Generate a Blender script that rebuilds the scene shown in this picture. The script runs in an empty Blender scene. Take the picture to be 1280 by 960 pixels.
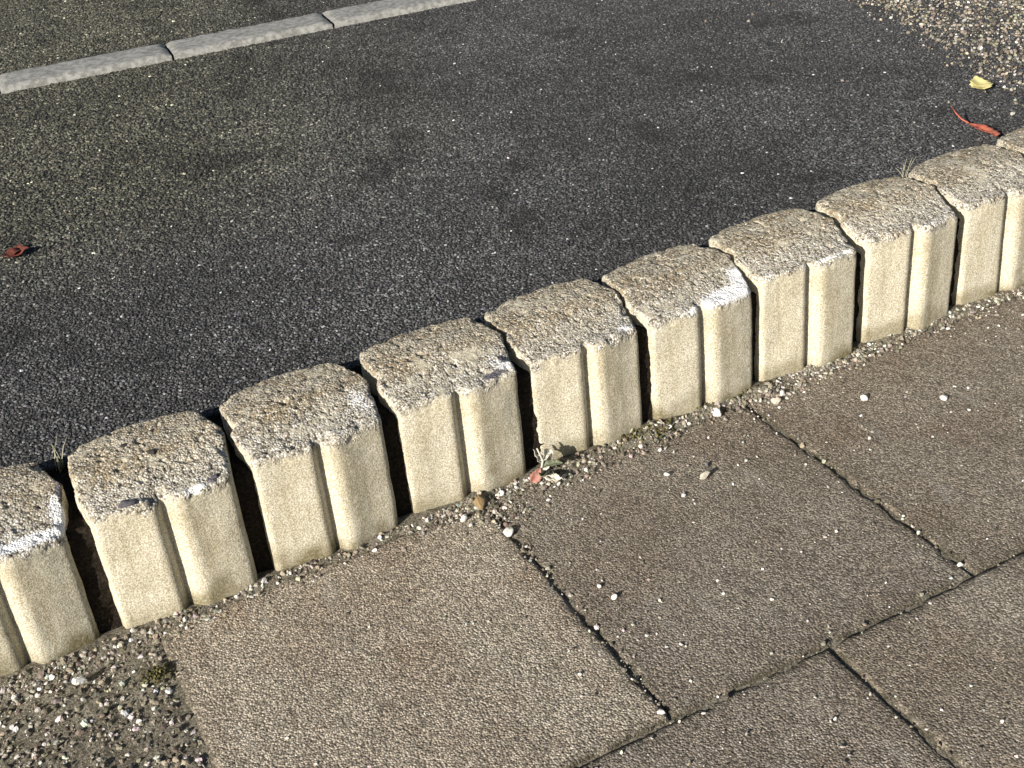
import bpy, bmesh, math, random
import numpy as np
from mathutils import Matrix, Vector

random.seed(7)
S = bpy.context.scene
COL = S.collection

# ------------------------------------------------------------------ camera
F_PX, PITCH, ROLL, YAW, CH, CX, CY = 1582.07, .55446, -.0983, .44412, .85021, .1113, -1.0586
fwd = Vector((math.sin(YAW) * math.cos(PITCH), math.cos(YAW) * math.cos(PITCH), -math.sin(PITCH)))
rgt = Vector((math.cos(YAW), -math.sin(YAW), 0))
upv = rgt.cross(fwd)
r2 = rgt * math.cos(ROLL) + upv * math.sin(ROLL)
u2 = -rgt * math.sin(ROLL) + upv * math.cos(ROLL)
cd = bpy.data.cameras.new('camera')
cd.sensor_width = 36
cd.lens = F_PX / 1280 * 36
cd.clip_start, cd.clip_end = .01, 500
cam = bpy.data.objects.new('camera', cd)
M = Matrix((r2, u2, -fwd)).transposed().to_4x4()
M.translation = (CX, CY, CH)
cam.matrix_world = M
COL.objects.link(cam)
S.camera = cam

# ------------------------------------------------------------------ light
SUN_EL, SUN_AZ = 23.0, 26.0          # the light travels along the row (+x), turned 26 degrees towards +y
el, az = math.radians(SUN_EL), math.radians(SUN_AZ)
travel = Vector((math.cos(el) * math.cos(az), math.cos(el) * math.sin(az), -math.sin(el)))
W = bpy.data.worlds.new('World')
S.world = W
W.use_nodes = True
wn = W.node_tree.nodes
sky = wn.new('ShaderNodeTexSky')
sky.sky_type = 'NISHITA'
sky.sun_disc = False
sky.sun_elevation = el
sky.sun_rotation = math.atan2(-travel.x, -travel.y)
W.node_tree.links.new(sky.outputs[0], wn['Background'].inputs[0])
wn['Background'].inputs[1].default_value = .05
sl = bpy.data.lights.new('sun', 'SUN')
sl.energy = 5.0
sl.angle = math.radians(.53)
sl.color = (1, .95, .87)
so = bpy.data.objects.new('sun', sl)
so.rotation_euler = travel.to_track_quat('-Z', 'Y').to_euler()
so.location = (-2, -1, 2)
COL.objects.link(so)
S.view_settings.view_transform = 'Standard'
S.view_settings.look = 'None'
S.view_settings.gamma = 1
S.view_settings.exposure = .8
S.view_settings.use_curve_mapping = False
S.cycles.max_bounces = 4
S.cycles.diffuse_bounces = 3


# ------------------------------------------------------------------ numpy noise
def _hash(ix, iy, iz, seed):
    h = (ix.astype(np.uint32) * np.uint32(374761393) + iy.astype(np.uint32) * np.uint32(668265263)
         + iz.astype(np.uint32) * np.uint32(2147483647) + np.uint32((seed * 974711 + 12345) & 0xffffffff))
    h = (h ^ (h >> np.uint32(13))) * np.uint32(1274126177)
    h = (h ^ (h >> np.uint32(15))) * np.uint32(2246822519)
    h ^= h >> np.uint32(16)
    return h.astype(np.float64) / 4294967295.0 * 2 - 1


def vnoise(P, scale, seed=0):
    Q = P * scale + 1000.5 + seed * 17.31
    I = np.floor(Q).astype(np.int64)
    f = Q - I
    f = f * f * f * (f * (f * 6 - 15) + 10)
    o = 0
    for dx in (0, 1):
        wx = f[:, 0] if dx else 1 - f[:, 0]
        for dy in (0, 1):
            wy = f[:, 1] if dy else 1 - f[:, 1]
            for dz in (0, 1):
                wz = f[:, 2] if dz else 1 - f[:, 2]
                o = o + wx * wy * wz * _hash(I[:, 0] + dx, I[:, 1] + dy, I[:, 2] + dz, seed)
    return o


def fbm(P, scale, seed=0, octv=3, gain=.5):
    o, a, t = 0, 1, 0
    for k in range(octv):
        o = o + a * vnoise(P, scale * 2 ** k, seed + k * 7)
        t += a
        a *= gain
    return o / t * 1.5


def sstep(a, b, x):
    t = np.clip((x - a) / (b - a), 0, 1)
    return t * t * (3 - 2 * t)


# ------------------------------------------------------------------ helpers
def tag(o, label=None, cat=None, group=None, kind=None):
    if label: o['label'] = label
    if cat: o['category'] = cat
    if group: o['group'] = group
    if kind: o['kind'] = kind
    return o


def link(name, me, mat=None, parent=None):
    o = bpy.data.objects.new(name, me)
    COL.objects.link(o)
    if mat is not None and me is not None: me.materials.append(mat)
    if parent is not None: o.parent = parent
    return o


def mesh_np(name, V, faces, attrs=None, smooth=True):
    me = bpy.data.meshes.new(name)
    me.from_pydata(V.tolist() if hasattr(V, 'tolist') else V, [], faces)
    for k, a in (attrs or {}).items():
        at = me.attributes.new(k, 'FLOAT', 'POINT')
        at.data.foreach_set('value', np.ascontiguousarray(a, dtype=np.float32))
    if smooth: me.polygons.foreach_set('use_smooth', [True] * len(me.polygons))
    me.update()
    return me


class N:
    """tiny node-tree writer"""
    def __init__(self, name, rough=.9, spec=.3):
        self.m = bpy.data.materials.new(name)
        self.m.use_nodes = True
        self.t = self.m.node_tree
        self.b = self.t.nodes['Principled BSDF']
        self.b.inputs['Roughness'].default_value = rough
        self.b.inputs['Specular IOR Level'].default_value = spec
        self.co = self.t.nodes.new('ShaderNodeTexCoord')

    def new(self, t, **kw):
        n = self.t.nodes.new(t)
        for k, v in kw.items(): setattr(n, k, v)
        return n

    def put(self, sock, v):
        if isinstance(v, bpy.types.NodeSocket): self.t.links.new(v, sock)
        elif v is not None:
            if isinstance(v, (tuple, list)) and len(v) == 3 and len(sock.default_value) == 4: v = (*v, 1)
            sock.default_value = v

    def noise(self, scale, detail=3, rough=.55, coord='Object', stretch=None, off=None):
        n = self.new('ShaderNodeTexNoise')
        n.inputs['Scale'].default_value = scale
        n.inputs['Detail'].default_value = detail
        n.inputs['Roughness'].default_value = rough
        src = self.co.outputs[coord]
        if stretch or off:
            mp = self.new('ShaderNodeMapping')
            if stretch: mp.inputs['Scale'].default_value = stretch
            if off: mp.inputs['Location'].default_value = off
            self.put(mp.inputs[0], src)
            src = mp.outputs[0]
        self.put(n.inputs['Vector'], src)
        return n.outputs['Fac']

    def vor(self, scale, feature='F1', out='Distance', rnd=1.0):
        n = self.new('ShaderNodeTexVoronoi', feature=feature)
        n.inputs['Scale'].default_value = scale
        n.inputs['Randomness'].default_value = rnd
        self.put(n.inputs['Vector'], self.co.outputs['Object'])
        return n.outputs[out]

    def ramp(self, f, a, b, lo=0., hi=1.):
        n = self.new('ShaderNodeMapRange', interpolation_type='SMOOTHSTEP')
        for i, v in enumerate((f, a, b, lo, hi)): self.put(n.inputs[i], v)
        return n.outputs[0]

    def mix(self, f, a, b, mode='MIX'):
        n = self.new('ShaderNodeMix', data_type='RGBA', blend_type=mode)
        self.put(n.inputs[0], f); self.put(n.inputs[6], a); self.put(n.inputs[7], b)
        return n.outputs[2]

    def math(self, op, a, b=None):
        n = self.new('ShaderNodeMath', operation=op)
        self.put(n.inputs[0], a); self.put(n.inputs[1], b)
        return n.outputs[0]

    def attr(self, name, typ='GEOMETRY', out='Fac'):
        n = self.new('ShaderNodeAttribute', attribute_name=name, attribute_type=typ)
        return n.outputs[out]

    def bump(self, h, dist, strength=1, prev=None):
        n = self.new('ShaderNodeBump')
        n.inputs['Strength'].default_value = strength
        n.inputs['Distance'].default_value = dist
        self.put(n.inputs['Height'], h)
        if prev: self.put(n.inputs['Normal'], prev)
        return n.outputs[0]

    def done(self, col, nrm=None):
        self.put(self.b.inputs['Base Color'], col)
        if nrm: self.put(self.b.inputs['Normal'], nrm)
        return self.m


# ------------------------------------------------------------------ materials
def mat_block():
    n = N('cast_concrete', .92, .2)
    worn, white, dark, algae = n.attr('worn'), n.attr('white'), n.attr('dark'), n.attr('algae')
    g1 = n.noise(620, 2, .6)
    g2 = n.noise(330, 3, .6)
    big = n.noise(22, 4, .6)
    rnd = n.new('ShaderNodeObjectInfo').outputs['Random']
    # smooth cast face, sandy cream
    face = n.mix(n.ramp(big, .3, .72), (.49, .445, .335), (.55, .515, .41))
    face = n.mix(n.ramp(g1, .38, .62), n.mix(1., face, (.66, .64, .58), 'MULTIPLY'), n.mix(1., face, (1.18, 1.19, 1.25), 'MULTIPLY'))
    # rain streaks, pinholes
    st = n.noise(1., 4, .6, stretch=(85, 85, 7))
    face = n.mix(n.ramp(st, .46, .66, 0., .5), face, n.mix(1., face, (.72, .67, .56), 'MULTIPLY'))
    hole = n.vor(115)
    face = n.mix(n.ramp(hole, .105, .07, 0., .8), face, (.16, .13, .09))
    # weathered top: exposed aggregate, one tone per grain
    stain = n.noise(14, 5, .62, off=(3, 1, 0))
    top = n.mix(n.ramp(stain, .38, .62), (.385, .335, .25), (.46, .43, .36))
    top = n.mix(n.math('MULTIPLY', n.attr('soil'), n.ramp(n.noise(30, 4, .6, off=(9, 4, 2)), .34, .64)), top, (.275, .215, .135))
    cv = n.new('ShaderNodeTexVoronoi')
    cv.inputs['Scale'].default_value = 430
    wob = n.mix(.0016, n.co.outputs['Object'], n.new('ShaderNodeTexNoise').outputs['Color'], 'ADD')
    n.put(cv.inputs['Vector'], wob)
    sep = n.new('ShaderNodeSeparateColor')
    n.put(sep.inputs[0], cv.outputs['Color'])
    gr = sep.outputs[0]
    cd_ = cv.outputs['Distance']
    fle = n.noise(500, 2, .65, off=(5, 5, 5))
    top = n.mix(n.ramp(gr, .62, .72), top, n.mix(n.attr('soil'), (.66, .63, .57), (.54, .49, .39)))
    top = n.mix(n.ramp(gr, .16, .10), top, (.11, .095, .075))
    top = n.mix(n.ramp(cd_, .5, .8, 0., .6), top, (.15, .125, .09))
    top = n.mix(n.ramp(fle, .40, .60, .35, 0.), top, (.12, .10, .07))
    col = n.mix(worn, face, top)
    col = n.mix(n.math('MULTIPLY', algae, n.ramp(g2, .3, .6, .6, 1.)), col, (.14, .115, .055))
    wm = n.ramp(n.math('ADD', white, n.math('MULTIPLY', n.math('SUBTRACT', g2, .5), 1.3)), .38, .55)
    col = n.mix(wm, col, (.80, .79, .77))
    dm = n.ramp(n.math('ADD', dark, n.math('MULTIPLY', n.math('SUBTRACT', g2, .5), 1.2)), .45, .6)
    col = n.mix(dm, col, (.11, .105, .12))
    col = n.mix(1., col, n.mix(rnd, (.90, .90, .90), (1.04, 1.03, 1.01)), 'MULTIPLY')
    b = n.bump(g1, .0010, .6)
    b = n.bump(n.math('MULTIPLY', n.math('SUBTRACT', gr, n.math('MULTIPLY', cd_, 1.2)), worn), .0011, .9, b)
    return n.done(col, b)


def mat_slab():
    n = N('worn_paving_concrete', .93, .2)
    rnd = n.new('ShaderNodeObjectInfo').outputs['Color']
    g = n.noise(480, 2, .65)
    g2 = n.noise(300, 2, .6, off=(2, 8, 1))
    big = n.noise(5.5, 5, .6)
    big2 = n.noise(9, 4, .6, off=(4, 2, 0))
    base = n.mix(n.ramp(big, .34, .66), (.212, .18, .142), (.255, .228, .185))
    base = n.mix(n.ramp(big2, .52, .80), base, (.20, .158, .118))
    base = n.mix(1., base, rnd, 'MULTIPLY')
    col = n.mix(n.ramp(g, .40, .60), n.mix(1., base, (.66, .64, .62), 'MULTIPLY'), n.mix(1., base, (1.42, 1.42, 1.44), 'MULTIPLY'))
    col = n.mix(n.ramp(g2, .67, .73), col, (.46, .43, .38))
    moss = n.attr('edge')
    col = n.mix(n.math('MULTIPLY', moss, n.ramp(n.noise(70, 4, .6), .25, .6)), col, (.06, .053, .035))
    cv = n.new('ShaderNodeTexVoronoi')
    cv.inputs['Scale'].default_value = 470
    n.put(cv.inputs['Vector'], n.mix(.0014, n.co.outputs['Object'], n.new('ShaderNodeTexNoise').outputs['Color'], 'ADD'))
    sep = n.new('ShaderNodeSeparateColor')
    n.put(sep.inputs[0], cv.outputs['Color'])
    gr = sep.outputs[0]
    col = n.mix(1., col, n.mix(n.ramp(gr, .1, .9), (.62, .61, .60), (1.36, 1.36, 1.37)), 'MULTIPLY')
    col = n.mix(n.ramp(cv.outputs['Distance'], .5, .8, 0., .55), col, (.07, .058, .045))
    scuff = n.noise(1., 4, .65, stretch=(30, 9, 20), off=(2, 2, 0))
    col = n.mix(n.ramp(scuff, .58, .70, 0., .28), col, (.33, .31, .27))
    b = n.bump(g, .0009, .7)
    b = n.bump(n.math('SUBTRACT', gr, n.math('MULTIPLY', cv.outputs['Distance'], 1.3)), .0009, .9, b)
    return n.done(col, b)


def mat_asphalt():
    n = N('asphalt', .85, .3)
    v = n.vor(280)
    big = n.noise(4, 3, .6)
    base = n.mix(n.ramp(big, .35, .65), (.030, .029, .029), (.044, .043, .037))
    col = n.mix(n.ramp(v, .55, .25), (.012, .012, .012), base)
    return n.done(col, n.bump(n.ramp(v, .6, .1), .003, .8))


def mat_chip(name, rough=.8, spec=.35, var=.35, scale=600):
    n = N(name, rough, spec)
    c = n.attr('col', 'INSTANCER', 'Color')
    g = n.noise(scale, 2, .5, coord='Generated')
    return n.done(n.mix(var, c, n.mix(1., c, n.mix(g, (.35, .35, .35), (1.6, 1.6, 1.6)), 'MULTIPLY')))


def mat_soil():
    n = N('sandy_soil', .97, .1)
    g = n.noise(380, 4, .7)
    big = n.noise(38, 4, .6)
    base = n.mix(n.ramp(big, .38, .62), (.165, .145, .11), (.235, .21, .165))
    col = n.mix(n.ramp(g, .36, .66), n.mix(1., base, (.45, .45, .42), 'MULTIPLY'), n.mix(1., base, (1.5, 1.5, 1.5), 'MULTIPLY'))
    return n.done(col, n.bump(g, .004, 1.))


def mat_plain(name, a, b, scale=60, rough=.8, spec=.3, bump=.0005):
    n = N(name, rough, spec)
    f = n.noise(scale, 4, .6)
    return n.done(n.mix(n.ramp(f, .35, .65), a, b), n.bump(n.noise(scale * 6, 2), bump, .6))


M_BLOCK, M_SLAB, M_ASPH, M_SOIL = mat_block(), mat_slab(), mat_asphalt(), mat_soil()
M_CHIP = mat_chip('asphalt_stone_chip')
M_GRIT = mat_chip('mixed_grit', .9, .2)
M_PATH = mat_plain('pale_concrete', (.17, .165, .15), (.30, .295, .275), 90, bump=.0012)


# ------------------------------------------------------------------ scatter of uncountable stones (geometry nodes)
def scatter(name, P, sc, rot, colr, mat, label, cat, subdiv=2, lump=.9):
    me = bpy.data.meshes.new(name)
    me.from_pydata(P.tolist(), [], [])
    for k, a, ty, fld in (('sc', sc, 'FLOAT_VECTOR', 'vector'), ('rt', rot, 'FLOAT_VECTOR', 'vector'), ('col', colr, 'FLOAT_COLOR', 'color')):
        at = me.attributes.new(k, ty, 'POINT')
        at.data.foreach_set(fld, np.ascontiguousarray(a, dtype=np.float32).ravel())
    o = link(name, me, mat)
    tag(o, label, cat, kind='stuff')
    g = bpy.data.node_groups.new(name + '_nodes', 'GeometryNodeTree')
    g.interface.new_socket('Geometry', in_out='INPUT', socket_type='NodeSocketGeometry')
    g.interface.new_socket('Geometry', in_out='OUTPUT', socket_type='NodeSocketGeometry')
    nd, lk = g.nodes, g.links
    gi, go = nd.new('NodeGroupInput'), nd.new('NodeGroupOutput')
    ico = nd.new('GeometryNodeMeshIcoSphere')
    ico.inputs['Radius'].default_value = 1
    ico.inputs['Subdivisions'].default_value = subdiv
    sp = nd.new('GeometryNodeSetPosition')
    pos = nd.new('GeometryNodeInputPosition')
    nz = nd.new('ShaderNodeTexNoise')
    nz.inputs['Scale'].default_value = 1.1
    nz.inputs['Detail'].default_value = 2
    mr = nd.new('ShaderNodeMath'); mr.operation = 'MULTIPLY_ADD'
    mr.inputs[1].default_value = lump * 2; mr.inputs[2].default_value = 1 - lump
    vm = nd.new('ShaderNodeVectorMath'); vm.operation = 'SCALE'
    lk.new(pos.outputs[0], nz.inputs['Vector'])
    lk.new(nz.outputs[0], mr.inputs[0])
    lk.new(pos.outputs[0], vm.inputs[0]); lk.new(mr.outputs[0], vm.inputs['Scale'])
    lk.new(ico.outputs[0], sp.inputs[0]); lk.new(vm.outputs[0], sp.inputs['Position'])
    sm = nd.new('GeometryNodeSetMaterial'); sm.inputs['Material'].default_value = mat
    lk.new(sp.outputs[0], sm.inputs[0])
    ip = nd.new('GeometryNodeInstanceOnPoints')
    lk.new(gi.outputs[0], ip.inputs['Points']); lk.new(sm.outputs[0], ip.inputs['Instance'])
    for nm, sock in (('rt', 'Rotation'), ('sc', 'Scale')):
        na = nd.new('GeometryNodeInputNamedAttribute'); na.data_type = 'FLOAT_VECTOR'
        na.inputs['Name'].default_value = nm
        lk.new(na.outputs[0], ip.inputs[sock])
    lk.new(ip.outputs[0], go.inputs[0])
    md = o.modifiers.new('stones', 'NODES')
    md.node_group = g
    return o


# ------------------------------------------------------------------ ground, asphalt, far path
Z_AS = .132          # asphalt level, retained by the edging blocks
def sheet(name, x0, x1, y0, y1, z, mat, thick=None):
    bm = bmesh.new()
    v = [bm.verts.new(p) for p in ((x0, y0, z), (x1, y0, z), (x1, y1, z), (x0, y1, z))]
    bm.faces.new(v)
    if thick:
        w = [bm.verts.new((p.co.x, p.co.y, z - thick)) for p in v]
        for k in range(4): bm.faces.new((v[k], w[k], w[(k + 1) % 4], v[(k + 1) % 4]))
    me = bpy.data.meshes.new(name); bm.to_mesh(me); bm.free()
    return tag(link(name, me, mat), kind='structure')


sheet('ground', -60, 60, -60, 60, -.05, M_SOIL)
sheet('asphalt', -40, 40, .125, 40, Z_AS, M_ASPH, .16)

# stone chips standing out of the asphalt binder
rng = np.random.default_rng(3)
gx, gy = np.meshgrid(np.arange(-.25, 2.35, .0034), np.arange(.121, 2.5, .0034))
P = np.stack([gx.ravel(), gy.ravel(), np.zeros(gx.size)], -1)
P[:, :2] += rng.uniform(-.0017, .0017, (len(P), 2))
# keep what the view (with a wide margin) can reach
keep = (P[:, 0] > -.11 + (P[:, 1] + 1.06) * .098) & (P[:, 1] < 2.9 - .95 * P[:, 0])
P = P[keep]
P = P[P[:, 1] > .1265]
left = sstep(.95, .15, P[:, 0] - .25 * P[:, 1])
coarse = .95 + .45 * left * sstep(.3, 1., P[:, 1])
kp = rng.random(len(P)) < 1 / coarse ** 1.6
P, coarse, left = P[kp], coarse[kp], left[kp]
nP = len(P)
patch = fbm(P, 4.5, 11, 4)
patch2 = fbm(P * [1, 1.6, 1], 11, 21, 3)
r = rng.uniform(.0013, .0023, nP) * coarse
sc = np.stack([r * rng.uniform(.8, 1.25, nP), r * rng.uniform(.8, 1.25, nP), r * rng.uniform(.55, .95, nP)], -1)
rt = np.stack([rng.normal(0, .35, nP), rng.normal(0, .35, nP), rng.uniform(0, 6.28, nP)], -1)
P[:, 2] = Z_AS - r * rng.uniform(.0, .55, nP) 
v = .059 * np.exp(rng.normal(0, .55, nP)) * (1 + .24 * patch) * (1 + .14 * patch2) * (1 - .2 * sstep(.55, 1.15, P[:, 0])) * (1 - .38 * sstep(.45, .8, fbm(P, 13, 41, 3)))
v = np.clip(v, .018, .32)
spk = rng.random(nP) < .0010
v[spk] = rng.uniform(.45, .7, spk.sum())
mossy = left * sstep(.35, .85, P[:, 1])
tint = np.stack([1.0 + .09 * mossy, .985 + .07 * mossy, .99 - .20 * mossy], -1) + rng.normal(0, .03, (nP, 3))
cc = np.ones((nP, 4)); cc[:, :3] = v[:, None] * tint
scatter('asphalt_chips', P, sc, rt, cc, M_CHIP, 'dark grey stone chips set in the asphalt surface', 'asphalt')

# low pale kerb running along the far side of the asphalt
kerb = sheet('kerb', -2.9, 3.6, 0, .10, -.03, M_PATH)
kerb.location = (.31, 1.480, Z_AS)
kerb.rotation_euler = (0, 0, -.095)
for k in range(-9, 11):
    xs_, ys_ = np.arange(k * .33 + .002, k * .33 + .3281, .0093), np.concatenate([[0, 0, .002], np.arange(.008, .094, .009), [.098, .1, .1]])
    XX, YY = np.meshgrid(xs_, ys_)
    Pn = np.stack([XX.ravel(), YY.ravel(), np.zeros(XX.size)], -1)
    dd_ = np.minimum(np.minimum(Pn[:, 1], .1 - Pn[:, 1]), np.minimum(Pn[:, 0] - xs_[0], xs_[-1] - Pn[:, 0]))
    Pn[:, 2] = .014 - .005 * np.exp(-dd_ / .004) + .0012 * fbm(Pn, 40, 3, 3) - .004 * np.clip(fbm(Pn, 60, 9, 3) - .2, 0, 1) * np.exp(-dd_ / .01)
    Pn[:, 1] += .0016 * fbm(Pn, 30, 12, 3)
    w_ = len(xs_)
    Pn[:w_, 2] = -.03; Pn[-w_:, 2] = -.03
    F = [(j * w_ + i, j * w_ + i + 1, (j + 1) * w_ + i + 1, (j + 1) * w_ + i) for j in range(len(ys_) - 1) for i in range(w_ - 1)]
    link('kerb_stone', mesh_np('kerb_stone', Pn, F), M_PATH, kerb)

# ------------------------------------------------------------------ edging blocks
PIT = .16
OUT = [(0, 0, .004), (58.5, -9, .006), (66.5, 1.5, .001), (79, -14.5, .009), (136.5, -8, .006), (145, 28, .02), (149, 47, .006), (153, 56, .003), (148.5, 66, .006),
       (144, 85, .02), (137.5, 110, .004), (110, 119, .03), (70, 122, .03), (30, 118.5, .03), (1.5, 109, .004), (-1, 86, .02), (-2, 68, .003), (2.5, 57, .002), (-5.5, 46, .003), (-3, 24, .02)]


def outline(step=.0023):
    """rounded polygon, densely sampled; the corners carry their own radius"""
    pts = [np.array(p[:2]) / 1000 for p in OUT]
    rad = [p[2] for p in OUT]
    res = []
    n = len(pts)
    for k in range(n):
        a, b, c = pts[k - 1], pts[k], pts[(k + 1) % n]
        l1, l2 = np.linalg.norm(a - b), np.linalg.norm(c - b)
        d = min(rad[k], .45 * l1, .45 * l2)
        p0, p1 = b + (a - b) / l1 * d, b + (c - b) / l2 * d
        for t in np.linspace(0, 1, 7): res.append((1 - t) ** 2 * p0 + 2 * t * (1 - t) * b + t * t * p1)
    res = np.array(res + [res[0]])
    s = np.concatenate([[0], np.cumsum(np.linalg.norm(np.diff(res, axis=0), axis=1))])
    m = int(s[-1] / step)
    q = np.linspace(0, s[-1], m, endpoint=False)
    return np.stack([np.interp(q, s, res[:, 0]), np.interp(q, s, res[:, 1])], -1)


O2 = outline()
CEN = np.array([.070, .052])


def block_mesh(idx, H, white_blobs=(), dark_blobs=(), pits=()):
    rgb_ = np.random.default_rng(100 + idx)
    O = O2.copy()
    n = len(O)
    Oz = np.column_stack([O + idx * 3.1, np.zeros(n)])
    O = CEN + (O - CEN) * (1 + rgb_.normal(0, .008, 2))
    O += np.stack([fbm(Oz, 22, 7, 2), fbm(Oz, 22, 8, 2)], -1) * .0012
    nrm = np.roll(O, -1, 0) - np.roll(O, 1, 0)
    nrm = np.stack([nrm[:, 1], -nrm[:, 0]], -1)
    nrm /= np.linalg.norm(nrm, axis=1)[:, None]
    front = sstep(.035, .0, O[:, 1])
    back = sstep(.085, .112, O[:, 1])
    fr = .0025 + .002 * back + .0015 * front        # worn rounding of the arris
    L = np.linalg.norm(O - CEN, axis=1)
    cosf = np.clip(np.sum((O - CEN) / L[:, None] * nrm, 1), .35, 1)

    def ztop(x, y):
        return H + .016 * sstep(-.005, .075, y) - .002 * sstep(.095, .124, y) - .0012 * np.clip(np.abs(x - .07) / .075, 0, 1.2) ** 2.5
    zs = np.concatenate([[-.06, -.03, -.012], np.arange(-.004, H - .03, .006), np.arange(H - .028, H + .012, .0021)])
    rows = []
    ze = ztop(O[:, 0], O[:, 1]) - fr
    for z in zs:
        f = (z - zs[0]) / (zs[-1] - zs[0])
        rows.append(np.column_stack([O, zs[0] + (ze - zs[0]) * f]))
    nside = len(rows)
    s_d = np.concatenate([np.linspace(0, .008, 6)[1:], np.arange(.010, .026, .0021)])
    rings = [("d", d) for d in s_d]
    for d in s_d:
        s = 1 - np.minimum(d / cosf / L, .9)
        p = CEN + (O - CEN) * s[:, None]
        de = np.minimum(d / fr, 1)
        rows.append(np.column_stack([p, ztop(p[:, 0], p[:, 1]) - fr * (1 - np.sqrt(np.clip(1 - (1 - de) ** 2, 0, 1)))]))
    base = rows[-1][:, :2]
    for s in np.linspace(1, .03, 30)[1:]:
        p = CEN + (base - CEN) * s
        rows.append(np.column_stack([p, ztop(p[:, 0], p[:, 1])]))
    V = np.concatenate(rows + [np.array([[CEN[0], CEN[1], float(ztop(*CEN))]])])
    nr = len(rows)
    ri = np.concatenate([np.repeat(np.arange(nr), n), [nr]])
    N2 = np.concatenate([np.tile(nrm, (nr, 1)), [[0, 0]]])
    side = (ri < nside)
    Q = V + np.array([idx * 1.7, 0, 0])
    # weathered zone: the top, spilling ragged over the arris
    zt = ztop(V[:, 0], V[:, 1])
    below = np.where(side, zt - V[:, 2], 0)
    lim = .0055 + .008 * fbm(Q, 45, 31, 3) + .005 * fbm(Q, 190, 5, 2)
    worn = sstep(lim + .005, lim - .003, below)
    V0 = V.copy()
    # relief: rough aggregate on the top, nearly smooth cast face
    nz = fbm(Q, 210, 41, 3, .6)
    lowz = fbm(Q, 26, 51, 2)
    topw = np.where(side, 0, 1)
    V[:, 2] += worn * topw * (nz * .0007 + lowz * .0010)
    pit = np.clip(-fbm(Q, 150, 77, 2) - .42, 0, 1)
    V[:, 2] -= topw * worn * pit * .004
    edge = np.exp(-((below - .004) / .007) ** 2) * np.where(side, 1, 0)
    chip = np.clip(fbm(Q, 95, 61, 3) + .05, 0, 1) * edge
    V[:, :2] -= N2 * (chip * .0024)[:, None]
    V[:, 2] -= chip * .0006
    V[:, :2] += N2 * (np.where(side, worn * nz * .0006 + fbm(Q, 320, 91, 2) * .00022 + fbm(Q, 30, 95, 2) * .0006, 0))[:, None]
    dd = np.where(side, 0, 1)
    ringw = np.exp(-np.clip(ri - nside, 0, 99) / 3.) * dd
    V[:, :2] -= N2 * (ringw * np.clip(fbm(Q, 95, 61, 3) + .05, 0, 1) * .0024)[:, None]
    V[:, 2] -= ringw * np.clip(fbm(Q, 95, 61, 3) + .1, 0, 1) * .0012
    # broken bites out of the top arris, different on every block
    for _ in range(9):
        k = rgb_.integers(0, n)
        pr = rgb_.uniform(.004, .011) * (1.35 if rgb_.random() < .25 else 1)
        c = np.array([O[k, 0], O[k, 1], ztop(O[k, 0], O[k, 1]) + pr * .25])
        dv = np.linalg.norm((V - c) * [1, 1, 1.25], axis=1) / pr
        amt = np.clip(1 - dv, 0, 1) * pr * .55 * (1 + .6 * fbm(Q, 260, 3, 2))
        V[:, 2] -= amt
        V[:, :2] -= nrm[k] * (amt * .7)[:, None]
        worn = np.maximum(worn, sstep(1.05, .75, dv))
    for (px, py, pr, pd) in pits:
        V[:, 2] -= topw * pd * np.exp(-(((V0[:, 0] - px) ** 2 + (V0[:, 1] - py) ** 2) / pr ** 2) ** 2)
    white = .30 * np.exp(-((V0[:, 1] + .012) / .014) ** 2 - ((zt - V0[:, 2]) / .012) ** 2) * sstep(-.4, .6, fbm(Q, 35, 71, 2))
    for (px, py, sx, sy, a) in white_blobs:
        white = np.maximum(white, a * np.exp(-((V0[:, 0] - px) / sx) ** 2 - ((V0[:, 1] - py) / sy) ** 2 - (np.where(side, zt - V0[:, 2], 0) / .010) ** 2))
    dark = np.zeros(len(V))
    for (px, py, sx, sy, a) in dark_blobs:
        dark = np.maximum(dark, a * np.exp(-((V0[:, 0] - px) / sx) ** 2 - ((V0[:, 1] - py) / sy) ** 2 - (np.where(side, zt - V0[:, 2], 0) / .008) ** 2))
    soilm = sstep(.0, .085, V0[:, 1] + .03 * fbm(Q, 25, 33, 3))
    algae = sstep(.034, .001, V0[:, 2] + .018 * fbm(Q, 38, 81, 3)) * (.6 + .4 * sstep(-.3, .5, fbm(Q, 9, 85, 2)))
    F = []
    for k in range(nr - 1):
        a, b = k * n, (k + 1) * n
        F += [(a + j, a + (j + 1) % n, b + (j + 1) % n, b + j) for j in range(n)]
    a = (nr - 1) * n
    F += [(a + j, a + (j + 1) % n, nr * n) for j in range(n)]
    V[:, :2] -= CEN
    return mesh_np('edging_block', V, F, dict(worn=worn, white=white, dark=dark, algae=algae, soil=soilm))


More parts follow.
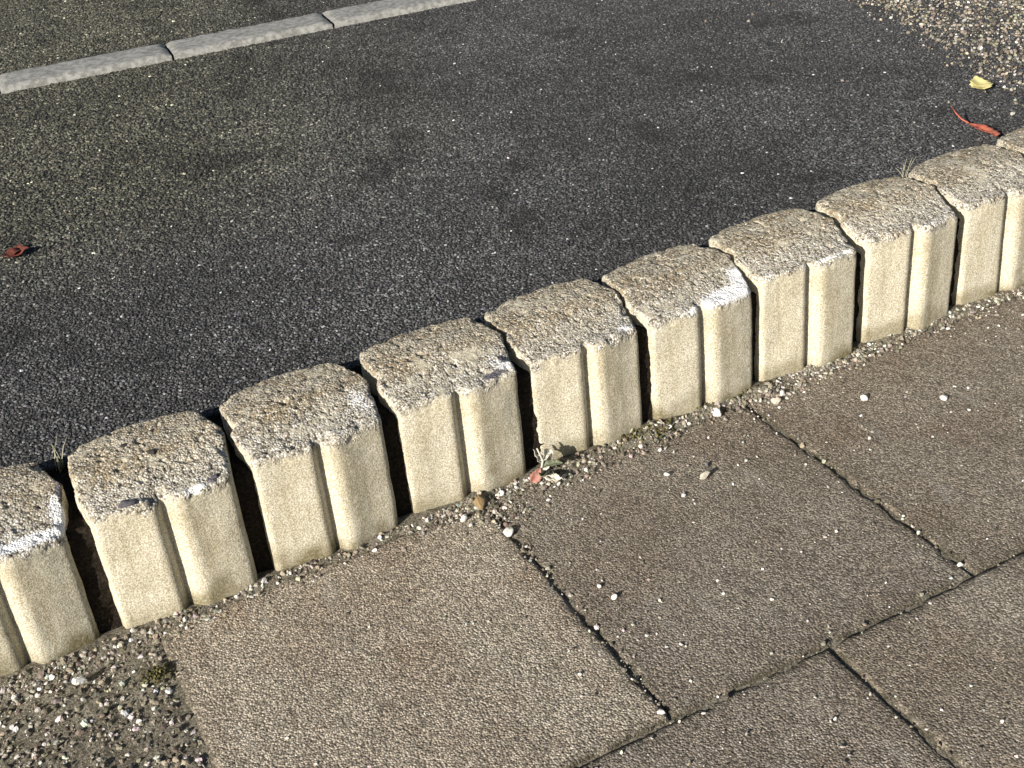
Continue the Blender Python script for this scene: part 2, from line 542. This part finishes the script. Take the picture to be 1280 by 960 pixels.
JIT = {0: (-.0041, .0068, .0101, .0181, 0, -.004), 1: (-.0009, -.0043, .0169, .0038, -.0036, .0021), 2: (0, -.0015, .0279, -.0101, .002, .0004),
       3: (.0032, .003, .0023, .0056, -.0077, .0006), 4: (.0031, .0057, .0171, .0044, -.0142, -.0025), 5: (0, -.0016, -.0003, -.0027, -.025, -.0005),
       6: (-.0067, -.0057, -.0028, -.0178, -.0101, .0044), 7: (-.0041, -.0064, -.0173, -.0103, -.005, .0049), 8: (0, -.0043, .0093, -.0243, -.0148, .0045),
       9: (.0003, .0017, -.0033, -.0121, .0021, .0034), -1: (0, .006, .012, .01, 0, -.003), 10: (0, 0, 0, -.01, 0, .003)}
LAB = {-1: 'cream concrete edging block just outside the left edge of the picture',
       0: 'leftmost cream concrete edging block, cut off by the picture edge beside the gravel',
       1: 'cream concrete edging block with black pits in its top, second from the left',
       2: 'evenly worn cream edging block between the black-pitted block and the dark-cornered one',
       3: 'cream concrete edging block with a dark chipped patch on its front right top corner',
       4: 'cream edging block right of the dried weed, left of the white-smeared block',
       5: 'cream concrete edging block with a thick white smear along its top front edge',
       6: 'cream edging block directly right of the white-smeared block, small rubble at its left foot',
       7: 'brown-topped cream edging block, third from the right, between two plain ones',
       8: 'cream edging block at the right picture edge with the red leaf lying behind its top',
       9: 'last edging block at the upper right, only a corner of its top showing',
       10: 'cream concrete edging block just outside the right edge of the picture'}
WHITE = {5: [(.112, -.002, .042, .014, 1.3), (.138, .014, .016, .024, 1.1), (.065, -.007, .03, .008, .8)], 0: [(.10, .0, .06, .010, .95), (.14, .02, .012, .03, .9)], 3: [(.13, .01, .02, .02, .6)],
         1: [(.10, -.010, .018, .005, .75)], 2: [(.13, .03, .02, .03, .5)], 4: [(.125, .0, .02, .010, .55)], 6: [(.10, -.006, .05, .005, .6), (.01, .0, .012, .01, .5)], 7: [(.09, -.008, .05, .005, .5)]}
DARK = {3: [(.112, -.002, .017, .007, .95), (.133, .018, .006, .01, .8)], 1: [(.118, -.006, .010, .005, .8), (.012, .012, .012, .010, .5)], 2: [(.142, .03, .004, .02, .6)], 0: [(.148, .045, .008, .03, .7)]}
PITS = {1: [(.042, .050, .003, .003), (.03, .07, .003, .003)], 5: [(.075, .097, .010, .003)], 2: [(.06, .06, .003, .004)], 8: [(.09, .06, .006, .002)]}
BLOCKS = {}
for i in range(-1, 11):
    dx, dy, rz, rx, ry, dz = JIT[i]
    o = link('edging_block', block_mesh(i, .143 + dz, WHITE.get(i, ()), DARK.get(i, ()), PITS.get(i, ())), M_BLOCK)
    ca, sa = math.cos(rz), math.sin(rz)
    Mx = Matrix(((ca, -sa, ry, i * PIT + dx + CEN[0]), (sa, ca, -rx, dy + CEN[1]), (0, 0, 1, 0), (0, 0, 0, 1)))
    o.location = Mx.translation
    o.rotation_euler = (rx, ry, rz)
    tag(o, LAB[i], 'edging block', 'concrete edging blocks in a row')
    BLOCKS[i] = o


# ------------------------------------------------------------------ near-black filler added in the gaps to stand for their deep shade
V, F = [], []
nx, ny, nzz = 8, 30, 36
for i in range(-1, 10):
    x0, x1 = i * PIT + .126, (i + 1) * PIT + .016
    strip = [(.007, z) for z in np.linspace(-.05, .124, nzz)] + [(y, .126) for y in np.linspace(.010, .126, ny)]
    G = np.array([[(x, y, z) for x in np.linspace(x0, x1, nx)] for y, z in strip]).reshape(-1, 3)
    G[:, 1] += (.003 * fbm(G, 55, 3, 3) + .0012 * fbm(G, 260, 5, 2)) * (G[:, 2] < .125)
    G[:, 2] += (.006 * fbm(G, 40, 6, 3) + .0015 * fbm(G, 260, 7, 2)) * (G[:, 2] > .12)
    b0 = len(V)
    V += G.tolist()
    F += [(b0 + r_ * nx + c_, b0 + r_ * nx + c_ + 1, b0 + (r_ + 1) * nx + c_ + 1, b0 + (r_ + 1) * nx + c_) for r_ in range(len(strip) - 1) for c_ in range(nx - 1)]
hn = N('gap_shade_black', .97, .05)
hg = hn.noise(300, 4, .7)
M_GAP_SHADE = hn.done(hn.mix(hn.ramp(hg, .4, .7), (.016, .013, .010), (.045, .035, .026)), hn.bump(hg, .003, 1.))
tag(link('gap_shade', mesh_np('gap_shade', np.array(V), F), M_GAP_SHADE), 'near-black filler added as shade in the gaps between the edging blocks', 'soil', kind='stuff')


# ------------------------------------------------------------------ stones as meshes
def rock_mesh(name, r, seed, sub=3, flat=.75, lump=.45):
    bm = bmesh.new()
    bmesh.ops.create_icosphere(bm, subdivisions=sub, radius=1)
    V = np.array([v.co[:] for v in bm.verts])
    d = 1 + lump * fbm(V + seed * 3.7, .9, seed, 3)
    # a few cut facets make it a broken chip rather than a ball
    rg = np.random.default_rng(seed)
    V = V * d[:, None]
    for _ in range(7):
        nn = rg.normal(size=3); nn /= np.linalg.norm(nn)
        h = rg.uniform(.55, .85)
        over = np.clip(V @ nn - h, 0, None)
        V -= over[:, None] * nn * .9
    V *= np.array([r * rg.uniform(.9, 1.2), r * rg.uniform(.75, 1.0), r * flat])
    for v, c in zip(bm.verts, V): v.co = c
    me = bpy.data.meshes.new(name); bm.to_mesh(me); bm.free()
    return me


M_PALE = mat_plain('pale_limestone', (.46, .445, .40), (.64, .625, .59), 400, .85)
M_BUFF = mat_plain('buff_stone', (.38, .34, .27), (.50, .46, .38), 400, .85)
M_DARKST = mat_plain('dark_aggregate', (.07, .067, .075), (.12, .115, .125), 500, .8)
M_BLACKST = mat_plain('black_aggregate', (.025, .022, .018), (.05, .045, .038), 500, .8)
M_RUSTST = mat_plain('rusty_stone', (.17, .11, .055), (.25, .18, .09), 300, .9)
# dark aggregate stone exposed in the pitted block
e = link('embedded_stone', rock_mesh('embedded_stone', .0085, 5, 3, .5), M_DARKST, BLOCKS[1])
e.location = (.036 - CEN[0], .004 - CEN[1], .1445)
e['label'] = 'dark grey stone exposed at the front left of the top'
e = link('embedded_stone', rock_mesh('embedded_stone', .0035, 9, 2, .6), M_DARKST, BLOCKS[1])
e.location = (.121 - CEN[0], -.004 - CEN[1], .1455)
for px, py, pz, rr in ((.057, .082, .1595, .0040), (.078, .056, .158, .0055), (.088, .092, .160, .0025)):
    e = link('embedded_stone', rock_mesh('embedded_stone', rr, int(px * 1000), 2, .45), M_BLACKST, BLOCKS[1])
    e.location = (px - CEN[0], py - CEN[1], pz + .0009)

# ------------------------------------------------------------------ pavement slabs
pave = sheet('pavement', -30, 30, -40, -.06, -.0030, M_SOIL)
ANG = -.0161
ca, sa = math.cos(ANG), math.sin(ANG)


def slab(a0, a1, b0, b1, seed, tint, dz=0):
    """one concrete slab in the slab grid's own axes a (along the row) and b (away from it)"""
    st = .0045
    na, nb = int((a1 - a0) / st), int((b1 - b0) / st)
    A, B = np.meshgrid(np.linspace(0, 1, na + 1), np.linspace(0, 1, nb + 1))
    a, b = A * (a1 - a0) + a0, B * (b1 - b0) + b0
    d = np.minimum(np.minimum(a - a0, a1 - a), np.minimum(b - b0, b1 - b)).ravel()
    Pn = np.stack([a.ravel(), b.ravel(), np.full(a.size, seed * .37)], -1)
    z = -.0011 * np.exp(-d / .0018) + .0012 * fbm(Pn, 7, seed, 3) + .0005 * fbm(Pn, 60, seed + 1, 2) + dz
    chipn = np.clip(fbm(Pn, 70, seed + 3, 3) - .1, 0, 1) * np.exp(-d / .004)
    z = z - .006 * chipn
    jit = np.exp(-d / .003) * .0012
    x = ca * Pn[:, 0] - sa * Pn[:, 1] + jit * fbm(Pn, 60, seed + 5, 3)
    y = sa * Pn[:, 0] + ca * Pn[:, 1] + jit * fbm(Pn, 60, seed + 6, 3)
    V = np.stack([x, y, z], -1)
    w = na + 1
    F = [(j * w + i, j * w + i + 1, (j + 1) * w + i + 1, (j + 1) * w + i) for j in range(nb) for i in range(na)]
    rim = [i for i in range(w)] + [j * w + na for j in range(1, nb + 1)] + [nb * w + i for i in range(na - 1, -1, -1)] + [j * w for j in range(nb - 1, 0, -1)]
    n0 = len(V)
    low = V[rim].copy(); low[:, 2] = -.04
    V = np.concatenate([V, low])
    m = len(rim)
    F += [(rim[k], n0 + k, n0 + (k + 1) % m, rim[(k + 1) % m]) for k in range(m)]
    edge = np.concatenate([np.exp(-d / .006), np.ones(m)])
    o = link('paving_slab', mesh_np('paving_slab', V, F, dict(edge=edge)), M_SLAB, pave)
    o.color = (*tint, 1)
    return o


g = .0017
XW = -.3867
J0, J1, J2 = .186, .5577, .9126
W1 = .358
slab(J0, J1 - g, XW + g, -.014, 2, (1.30, 1.28, 1.23), .0008)
slab(J1 + g, J2 - g, XW + g, -.008, 3, (.88, .865, .85), -.0004)
slab(J2 + g, J2 + 2 * W1 - g, XW + g, -.003, 4, (.90, .875, .84), .0004)
J3 = .7299
slab(J3 + g, J3 + W1 - g, XW - .36, XW - g, 6, (.95, .93, .90), .0006)
slab(J3 - W1 + g, J3 - g, XW - .36, XW - g, 7, (.90, .89, .88), -.0005)
slab(J3 + W1 + g, J3 + 2 * W1 - g, XW - .36, XW - g, 8, (.95, .95, .95))
slab(J3 - 2 * W1 + g, J3 - W1 - g, XW - .36, XW - g, 9, (1.0, 1.0, 1.0))

# ------------------------------------------------------------------ soil wedge between blocks and slabs
xs = np.arange(-.35, 1.95, .003)
ys = np.concatenate([np.arange(-.70, -.06, .006), np.arange(-.06, .13, .0025)])
XX, YY = np.meshgrid(xs, ys)
Pn = np.stack([XX.ravel(), YY.ravel(), np.zeros(XX.size)], -1)
def soil_z(Pn):
    z = -.008 + .0115 * sstep(-.042, -.012, Pn[:, 1]) + .0018 * fbm(Pn, 28, 3, 3) + .0012 * fbm(Pn, 200, 9, 3)
    z = z - .006 * sstep(-.01, .03, Pn[:, 1])
    z = z + .006 * sstep(.2, .17, Pn[:, 0]) * sstep(-.02, -.05, Pn[:, 1])
    for (cx, cy, rr, hh) in ((.945, -.03, .02, .007), (.785, -.02, .03, .004), (.69, -.014, .02, .004), (.55, -.03, .02, .004), (.20, -.035, .03, .003)):
        z = z + hh * np.exp(-((Pn[:, 0] - cx) ** 2 + (Pn[:, 1] - cy) ** 2) / rr ** 2) * (1 + .5 * fbm(Pn, 120, 13, 2))
    return z


z = soil_z(Pn)
V = Pn.copy(); V[:, 2] = z
w = len(xs)
idx = np.arange(len(V)).reshape(len(ys), w)
F = np.stack([idx[:-1, :-1], idx[:-1, 1:], idx[1:, 1:], idx[1:, :-1]], -1).reshape(-1, 4).tolist()
F = [f for f in F if V[f[0], 1] > -.07 or V[f[0], 0] < .21]
tag(link('soil', mesh_np('soil', V, F), M_SOIL), kind='structure')


# ------------------------------------------------------------------ grit and gravel
def grit_cols(n, rng, dark=.25, white=.3):
    u = rng.random(n)
    c = np.where((u < dark)[:, None], np.array([.095, .082, .062]), np.where((u > 1 - white)[:, None], np.array([.48, .455, .41]), np.array([.23, .20, .155])))
    c = c * np.exp(rng.normal(0, .3, (n, 1))) * (1 + rng.normal(0, .05, (n, 3)))
    return np.concatenate([np.clip(c, .02, .78), np.ones((n, 1))], 1)


def stones(rng, XY, z, rlo, rhi, p=2.):
    n = len(XY)
    r = rlo + (rhi - rlo) * rng.random(n) ** p
    P = np.column_stack([XY, z + r * rng.uniform(-.1, .45, n)])
    sc = np.stack([r * rng.uniform(.8, 1.3, n), r * rng.uniform(.7, 1.1, n), r * rng.uniform(.5, .9, n)], -1)
    rt = np.stack([rng.normal(0, .5, n), rng.normal(0, .5, n), rng.uniform(0, 6.28, n)], -1)
    return P, sc, rt


rng = np.random.default_rng(12)
# crumbs along the foot of the blocks and in the joints
XY = []
n = 22000
x = rng.uniform(-.1, 1.75, n)
y = -.010 - np.abs(rng.normal(0, .014, n))
den = .22 + .78 * sstep(-.1, .6, fbm(np.stack([x, y * .3, x * 0], -1), 16, 4, 3))
XY.append(np.stack([x, y], -1)[rng.random(n) < den * .8])
for cx, cy, s, m in ((.955, -.038, .013, 260), (.945, -.026, .010, 200), (.56, -.045, .014, 160), (.575, -.06, .02, 110), (.69, -.03, .015, 90), (.785, -.02, .022, 200), (1.01, -.03, .03, 110)):
    XY.append(np.stack([rng.normal(cx, s, m), rng.normal(cy, s * .6, m)], -1))
for a, b0, b1, m in ((J1, -.38, -.03, 90), (J2, -.38, -.03, 40), (J3, -.7, -.39, 25)):
    b = rng.uniform(b0, b1, m); aa = a + rng.normal(0, .0035, m)
    XY.append(np.stack([ca * aa - sa * b, sa * aa + ca * b], -1))
m = 60
aa = rng.uniform(.3, 1.4, m); b = XW + rng.normal(0, .0035, m)
XY.append(np.stack([ca * aa - sa * b, sa * aa + ca * b], -1))
XY = np.concatenate(XY)
zz = np.maximum(np.where(XY[:, 0] > .186, .0004, -.02), soil_z(np.column_stack([XY, XY[:, 0] * 0])))
zz = np.where(XY[:, 1] > -.06, zz, .0004)
P, sc, rt = stones(rng, XY, zz - .0002, .0005, .0030, 3.4)
scatter('grit', P, sc, rt, grit_cols(len(P), rng, .28, .2), M_GRIT, 'fine pale and brown grit along the foot of the edging blocks and in the slab joints', 'grit')
# loose specks over the slabs
n = 6000
XY = np.stack([rng.uniform(.19, 1.6, n), rng.uniform(-.75, -.045, n)], -1)
nearb = np.exp(XY[:, 1] / .25)
XY = XY[rng.random(n) < .35 + .6 * nearb]
P, sc, rt = stones(rng, XY, .0004, .00045, .0019, 3.4)
scatter('loose_specks', P, sc, rt, grit_cols(len(P), rng, .12, .62), M_GRIT, 'tiny pale specks of stone strewn over the paving slabs', 'grit')
# gravel where the paving stops, bottom left
n = 17000
XY = np.stack([rng.uniform(-.45, .20, n), rng.uniform(-.62, -.018, n)], -1)
XY = XY[(XY[:, 0] < .186 + .016 * XY[:, 1] + .004)]
P, sc, rt = stones(rng, XY, np.maximum(soil_z(np.column_stack([XY, XY[:, 0] * 0])), -.0065) - .0002, .0008, .0035, 3.0)
scatter('gravel', P, sc, rt, grit_cols(len(P), rng, .30, .20), M_GRIT, 'loose white and grey gravel in front of the leftmost blocks', 'gravel')
# light gravel washed over the asphalt, upper right
n = 22000
XY = np.stack([rng.uniform(1.48, 2.6, n), rng.uniform(.13, 1.1, n)], -1)
e_ = fbm(np.column_stack([XY, XY[:, 0] * 0]), 9, 8, 3) * .035
dlin = (XY[:, 0] - 1.60) * .95 - (XY[:, 1] - .2) * .30 + e_
XY = XY[rng.random(len(XY)) < sstep(-.02, .06, dlin) + .004]
P, sc, rt = stones(rng, XY, Z_AS + .001, .0010, .0036, 2.2)
scatter('washed_gravel', P, sc, rt, grit_cols(len(P), rng, .25, .10), M_GRIT, 'pale gravel washed over the asphalt at the upper right', 'gravel')

# ------------------------------------------------------------------ single pebbles
PEB = [(.782, -.122, .0058, 'buff', 'largest pale pebble lying alone on the middle paving slab'),
       (.799, -.104, .0028, 'dark', 'small dark-sided pebble just behind the largest pale pebble on the middle slab'),
       (.751, -.094, .0030, 'pale', 'small white pebble left of the largest pebble on the middle slab'),
       (.744, -.136, .0030, 'pale', 'small white pebble in front of the largest pebble on the middle slab'),
       (.553, -.086, .0054, 'pale', 'pale pebble with a long shadow at the head of the slab joint'),
       (.524, -.036, .0045, 'pale', 'white pebble at the foot of the block with the dark chipped corner'),
       (.868, -.029, .0058, 'pale', 'white pebble at the groove foot of the white-smeared block'),
       (1.029, -.102, .0052, 'pale', 'white pebble on the right slab, nearest the edging blocks'),
       (1.105, -.155, .0046, 'pale', 'white pebble farthest right on the right slab'),
       (1.110, -.190, .0024, 'pale', 'tiny pebble in front of the farthest right white pebble'),
       (.979, -.168, .0026, 'pale', 'small white pebble alone in the middle of the right slab'),
       (.593, -.233, .0030, 'pale', 'small white pebble with a slanting shadow near the left slab joint'),
       (.589, -.211, .0027, 'pale', 'flat white pebble behind the one with the slanting shadow'),
       (.902, -.384, .0030, 'pale', 'white pebble caught where the two slab joints meet'),
       (.940, -.049, .0060, 'buff', 'rubble lump in front of the gap right of the white-smeared block'),
       (.957, -.040, .0046, 'pale', 'white stone at the right of the rubble by the block gap'),
       (.552, -.024, .0085, 'rust', 'rust-brown stone wedged under the block with the dark chipped corner'),
       (.102, -.052, .0062, 'pale', 'largest white stone in the gravel at the lower left')]
MM = dict(pale=M_PALE, buff=M_BUFF, dark=M_DARKST, rust=M_RUSTST)
for k, (x, y, r, c, lab) in enumerate(PEB):
    o = link('pebble', rock_mesh('pebble', r, 20 + k, 3, .92), MM[c])
    o.location = (x, y, r * .62 + (.001 if y > -.06 else .0))
    o.rotation_euler = (0, 0, k * 1.3)
    tag(o, lab, 'pebble', 'loose pebbles on the paving')


# ------------------------------------------------------------------ leaves
def mat_leaf(name, a, b, c):
    n = N(name, .6, .4)
    f = n.noise(55, 4, .6)
    col = n.mix(n.ramp(f, .35, .6), a, b)
    col = n.mix(n.ramp(n.noise(140, 3, .6, off=(3, 3, 3)), .58, .72), col, c)
    n.b.inputs['Subsurface Weight'].default_value = 0
    return n.done(col, n.bump(n.noise(180, 3), .0008, .7))


def blade_mesh(name, L, Wd, curl, fold, twist, seed, tip=.6, nu=22, nv=8, crumple=.1):
    """a leaf along +x, folded along its midrib, curling up towards the tip"""
    u = np.linspace(0, 1, nu); v = np.linspace(-1, 1, nv)
    U, Vv = np.meshgrid(u, v, indexing='ij')
    half = Wd * np.sin(np.pi * U ** tip) ** .8 * (1 + .10 * np.sin(U * 34 + Vv)) + .0002
    ang = curl * U ** 1.6
    y = Vv * half * math.cos(fold)
    up = np.abs(Vv) * half * math.sin(fold)
    dx = np.cumsum(np.cos(ang[:, :1]) * L / nu, 0); dz = np.cumsum(np.sin(ang[:, :1]) * L / nu, 0)
    X = dx - np.sin(ang) * up; Z = dz + np.cos(ang) * up
    tw = twist * U
    Y = y * np.cos(tw) ; Z = Z + y * np.sin(tw)
    Pn = np.stack([X.ravel(), Y.ravel(), Z.ravel()], -1)
    Pn[:, 2] += crumple * Wd * fbm(Pn, 1.3 / Wd, seed, 2)
    F = [(i * nv + j, (i + 1) * nv + j, (i + 1) * nv + j + 1, i * nv + j + 1) for i in range(nu - 1) for j in range(nv - 1)]
    return mesh_np(name, Pn, F)


def tube_mesh(name, pts, r0, r1, seg=7):
    pts = [Vector(p) for p in pts]
    V, F = [], []
    n = len(pts)
    for k, p in enumerate(pts):
        d = (pts[min(k + 1, n - 1)] - pts[max(k - 1, 0)]).normalized()
        a = d.orthogonal().normalized(); b = d.cross(a)
        r = r0 + (r1 - r0) * k / (n - 1)
        V += [tuple(p + (a * math.cos(t) + b * math.sin(t)) * r) for t in [2 * math.pi * q / seg for q in range(seg)]]
    for k in range(n - 1):
        F += [(k * seg + q, k * seg + (q + 1) % seg, (k + 1) * seg + (q + 1) % seg, (k + 1) * seg + q) for q in range(seg)]
    F += [tuple(range(seg))[::-1], tuple((n - 1) * seg + q for q in range(seg))]
    return mesh_np(name, np.array(V), F)


def thick(o, t=.0003):
    m = o.modifiers.new('thickness', 'SOLIDIFY'); m.thickness = t


def thing(name, loc, label, cat, rot=(0, 0, 0), group=None):
    o = bpy.data.objects.new(name, None)
    o.empty_display_size = .01
    COL.objects.link(o)
    o.location = loc; o.rotation_euler = rot
    return tag(o, label, cat, group)


M_RED = mat_leaf('red_leaf', (.33, .06, .035), (.44, .13, .075), (.48, .28, .15))
M_BROWNRED = mat_leaf('brown_red_leaf', (.085, .02, .012), (.13, .036, .022), (.06, .025, .017))
M_YEL = mat_leaf('yellow_leaf', (.46, .38, .12), (.56, .50, .22), (.33, .23, .09))
M_PINK = mat_leaf('faded_red_leaf', (.30, .11, .085), (.40, .20, .16), (.42, .29, .22))
M_DRY = mat_leaf('dry_leaf', (.40, .37, .30), (.52, .49, .42), (.28, .24, .17))
M_GREEN = mat_leaf('grey_green_leaf', (.08, .09, .05), (.14, .15, .09), (.20, .18, .11))
M_GRASS = mat_leaf('dry_grass', (.30, .28, .18), (.40, .38, .27), (.22, .20, .10))

# red leaf on the asphalt behind the right-hand block
t = thing('fallen_leaf', (1.487, .150, Z_AS + .008), 'red curled leaf on the asphalt behind the last blocks', 'leaf', (.35, -.02, math.radians(86)), 'fallen leaves')
b = link('blade', blade_mesh('blade', .060, .0155, .10, .35, -.35, 4), M_RED, t); thick(b)
s = link('stem', tube_mesh('stem', [(.060, 0, .002), (.072, .004, .004), (.082, .009, .009), (.090, .015, .017)], .0013, .0008), M_RED, t)
# yellow leaf, upper right
t = thing('fallen_leaf', (1.622, .305, Z_AS + .006), 'yellow leaf lying at the edge of the pale gravel', 'leaf', (0, 0, 1.1), 'fallen leaves')
b = link('blade', blade_mesh('blade', .045, .017, .5, .2, .1, 8), M_YEL, t); thick(b)
link('stem', tube_mesh('stem', [(0, 0, 0), (-.010, .002, .0), (-.018, .005, .003)], .0008, .0006), M_YEL, t)
# crumpled brown red leaf, left
t = thing('fallen_leaf', (.190, .700, Z_AS + .004), 'crumpled brown-red leaf on the asphalt at the left edge', 'leaf', (0, 0, -.35), 'fallen leaves')
t.scale = (1.05, 1.05, .5)
b = link('blade', blade_mesh('blade', .036, .014, .45, .35, .3, 12, crumple=.6), M_BROWNRED, t); thick(b)
b = link('blade', blade_mesh('blade', .028, .010, .7, .3, -.4, 15, crumple=.6), M_BROWNRED, t); thick(b); b.rotation_euler = (0, 0, 1.3); b.location = (.012, -.003, .001)
link('stem', tube_mesh('stem', [(0, 0, 0), (-.008, 0, .002), (-.014, -.003, .006)], .0008, .0006), M_BROWNRED, t)

# small dried weed in the gap, with a faded red leaf beside it
t = thing('fallen_leaf', (.6165, -.024, .004), 'small faded red leaf stuck at the foot of the dried weed', 'leaf', (1.1, -.85, .25), 'fallen leaves')
b = link('blade', blade_mesh('blade', .020, .0072, .35, .25, .1, 31), M_PINK, t); thick(b)
t = thing('dried_weed', (.632, -.022, .0), 'small half-dried weed with pale shrivelled leaves in the gap between two blocks', 'weed')
t.scale = (1.35, 1.35, 1.35)
link('stem', tube_mesh('stem', [(0, 0, 0), (-.001, .001, .010), (.001, .0, .020), (-.002, .003, .032)], .0012, .0007), M_DRY, t)
for k, (x, y, z, L, Wd, rz, ry, c) in enumerate(((0, 0, .010, .020, .0045, .2, -.5, .9), (0, 0, .014, .018, .004, -.5, -.35, -.6), (0, 0, .004, .020, .004, -1.1, -.1, .5), (0, 0, .018, .014, .0035, 2.0, -.7, .6), (0, 0, .007, .015, .004, -2.0, -.3, .4), (0, 0, .02, .016, .0042, .45, -.25, -.4))):
    b = link('leaf', blade_mesh('leaf', L, Wd, c, .5, .6, 40 + k, crumple=.4), M_GREEN if k in (1, 4) else M_DRY, t)
    b.location = (x, y, z); b.rotation_euler = (0, ry, rz); thick(b)

# thin grass wisps where blocks meet the asphalt
for (x, y, z, hh, lab, sd) in ((.152, .122, Z_AS - .004, .035, 'wispy dry grass in the gap right of the leftmost block', 1), (1.292, .128, Z_AS - .002, .034, 'wispy dry grass behind the gap between the two right-hand blocks', 2)):
    t = thing('grass_tuft', (x, y, z), lab, 'grass', group='grass wisps behind the blocks')
    rg = random.Random(sd)
    for k in range(7):
        a = rg.uniform(0, 6.28); l = hh * rg.uniform(.6, 1.15); q = rg.uniform(.15, .6)
        p = [(.004 * math.cos(a * 3), .003 * math.sin(a * 2), 0)]
        for f in (.35, .7, 1.): p.append((p[0][0] + math.cos(a) * l * q * f * f, p[0][1] + math.sin(a) * l * q * f * f, l * f * (1 - .2 * q * f)))
        link('blade', tube_mesh('blade', p, .0007, .0002, 5), M_GRASS, t)

# moss cushions at the foot of the blocks
M_MOSS = mat_chip('moss', .95, .1, .6)
rng = np.random.default_rng(5)
XY = np.concatenate([np.stack([rng.normal(cx, sx, m), rng.normal(cy, sy, m)], -1) for cx, cy, sx, sy, m in
                     ((.790, -.014, .012, .005, 300), (.765, -.011, .014, .004, 120), (.905, -.010, .02, .003, 110), (1.06, -.013, .02, .003, 80), (.168, -.085, .008, .006, 120))])
n = len(XY)
r = rng.uniform(.0007, .0018, n)
P = np.column_stack([XY, .002 + rng.uniform(0, .005, n)])
sc = np.stack([r, r, r * 1.3], -1)
rt = rng.uniform(0, 6.28, (n, 3))
cc = np.ones((n, 4)); cc[:, :3] = np.array([.085, .078, .032]) * np.exp(rng.normal(0, .35, (n, 1))) * (1 + rng.normal(0, .08, (n, 3)))
scatter('moss', P, sc, rt, np.clip(cc, .01, 1), M_MOSS, 'olive moss cushions along the foot of the blocks', 'moss', 1)
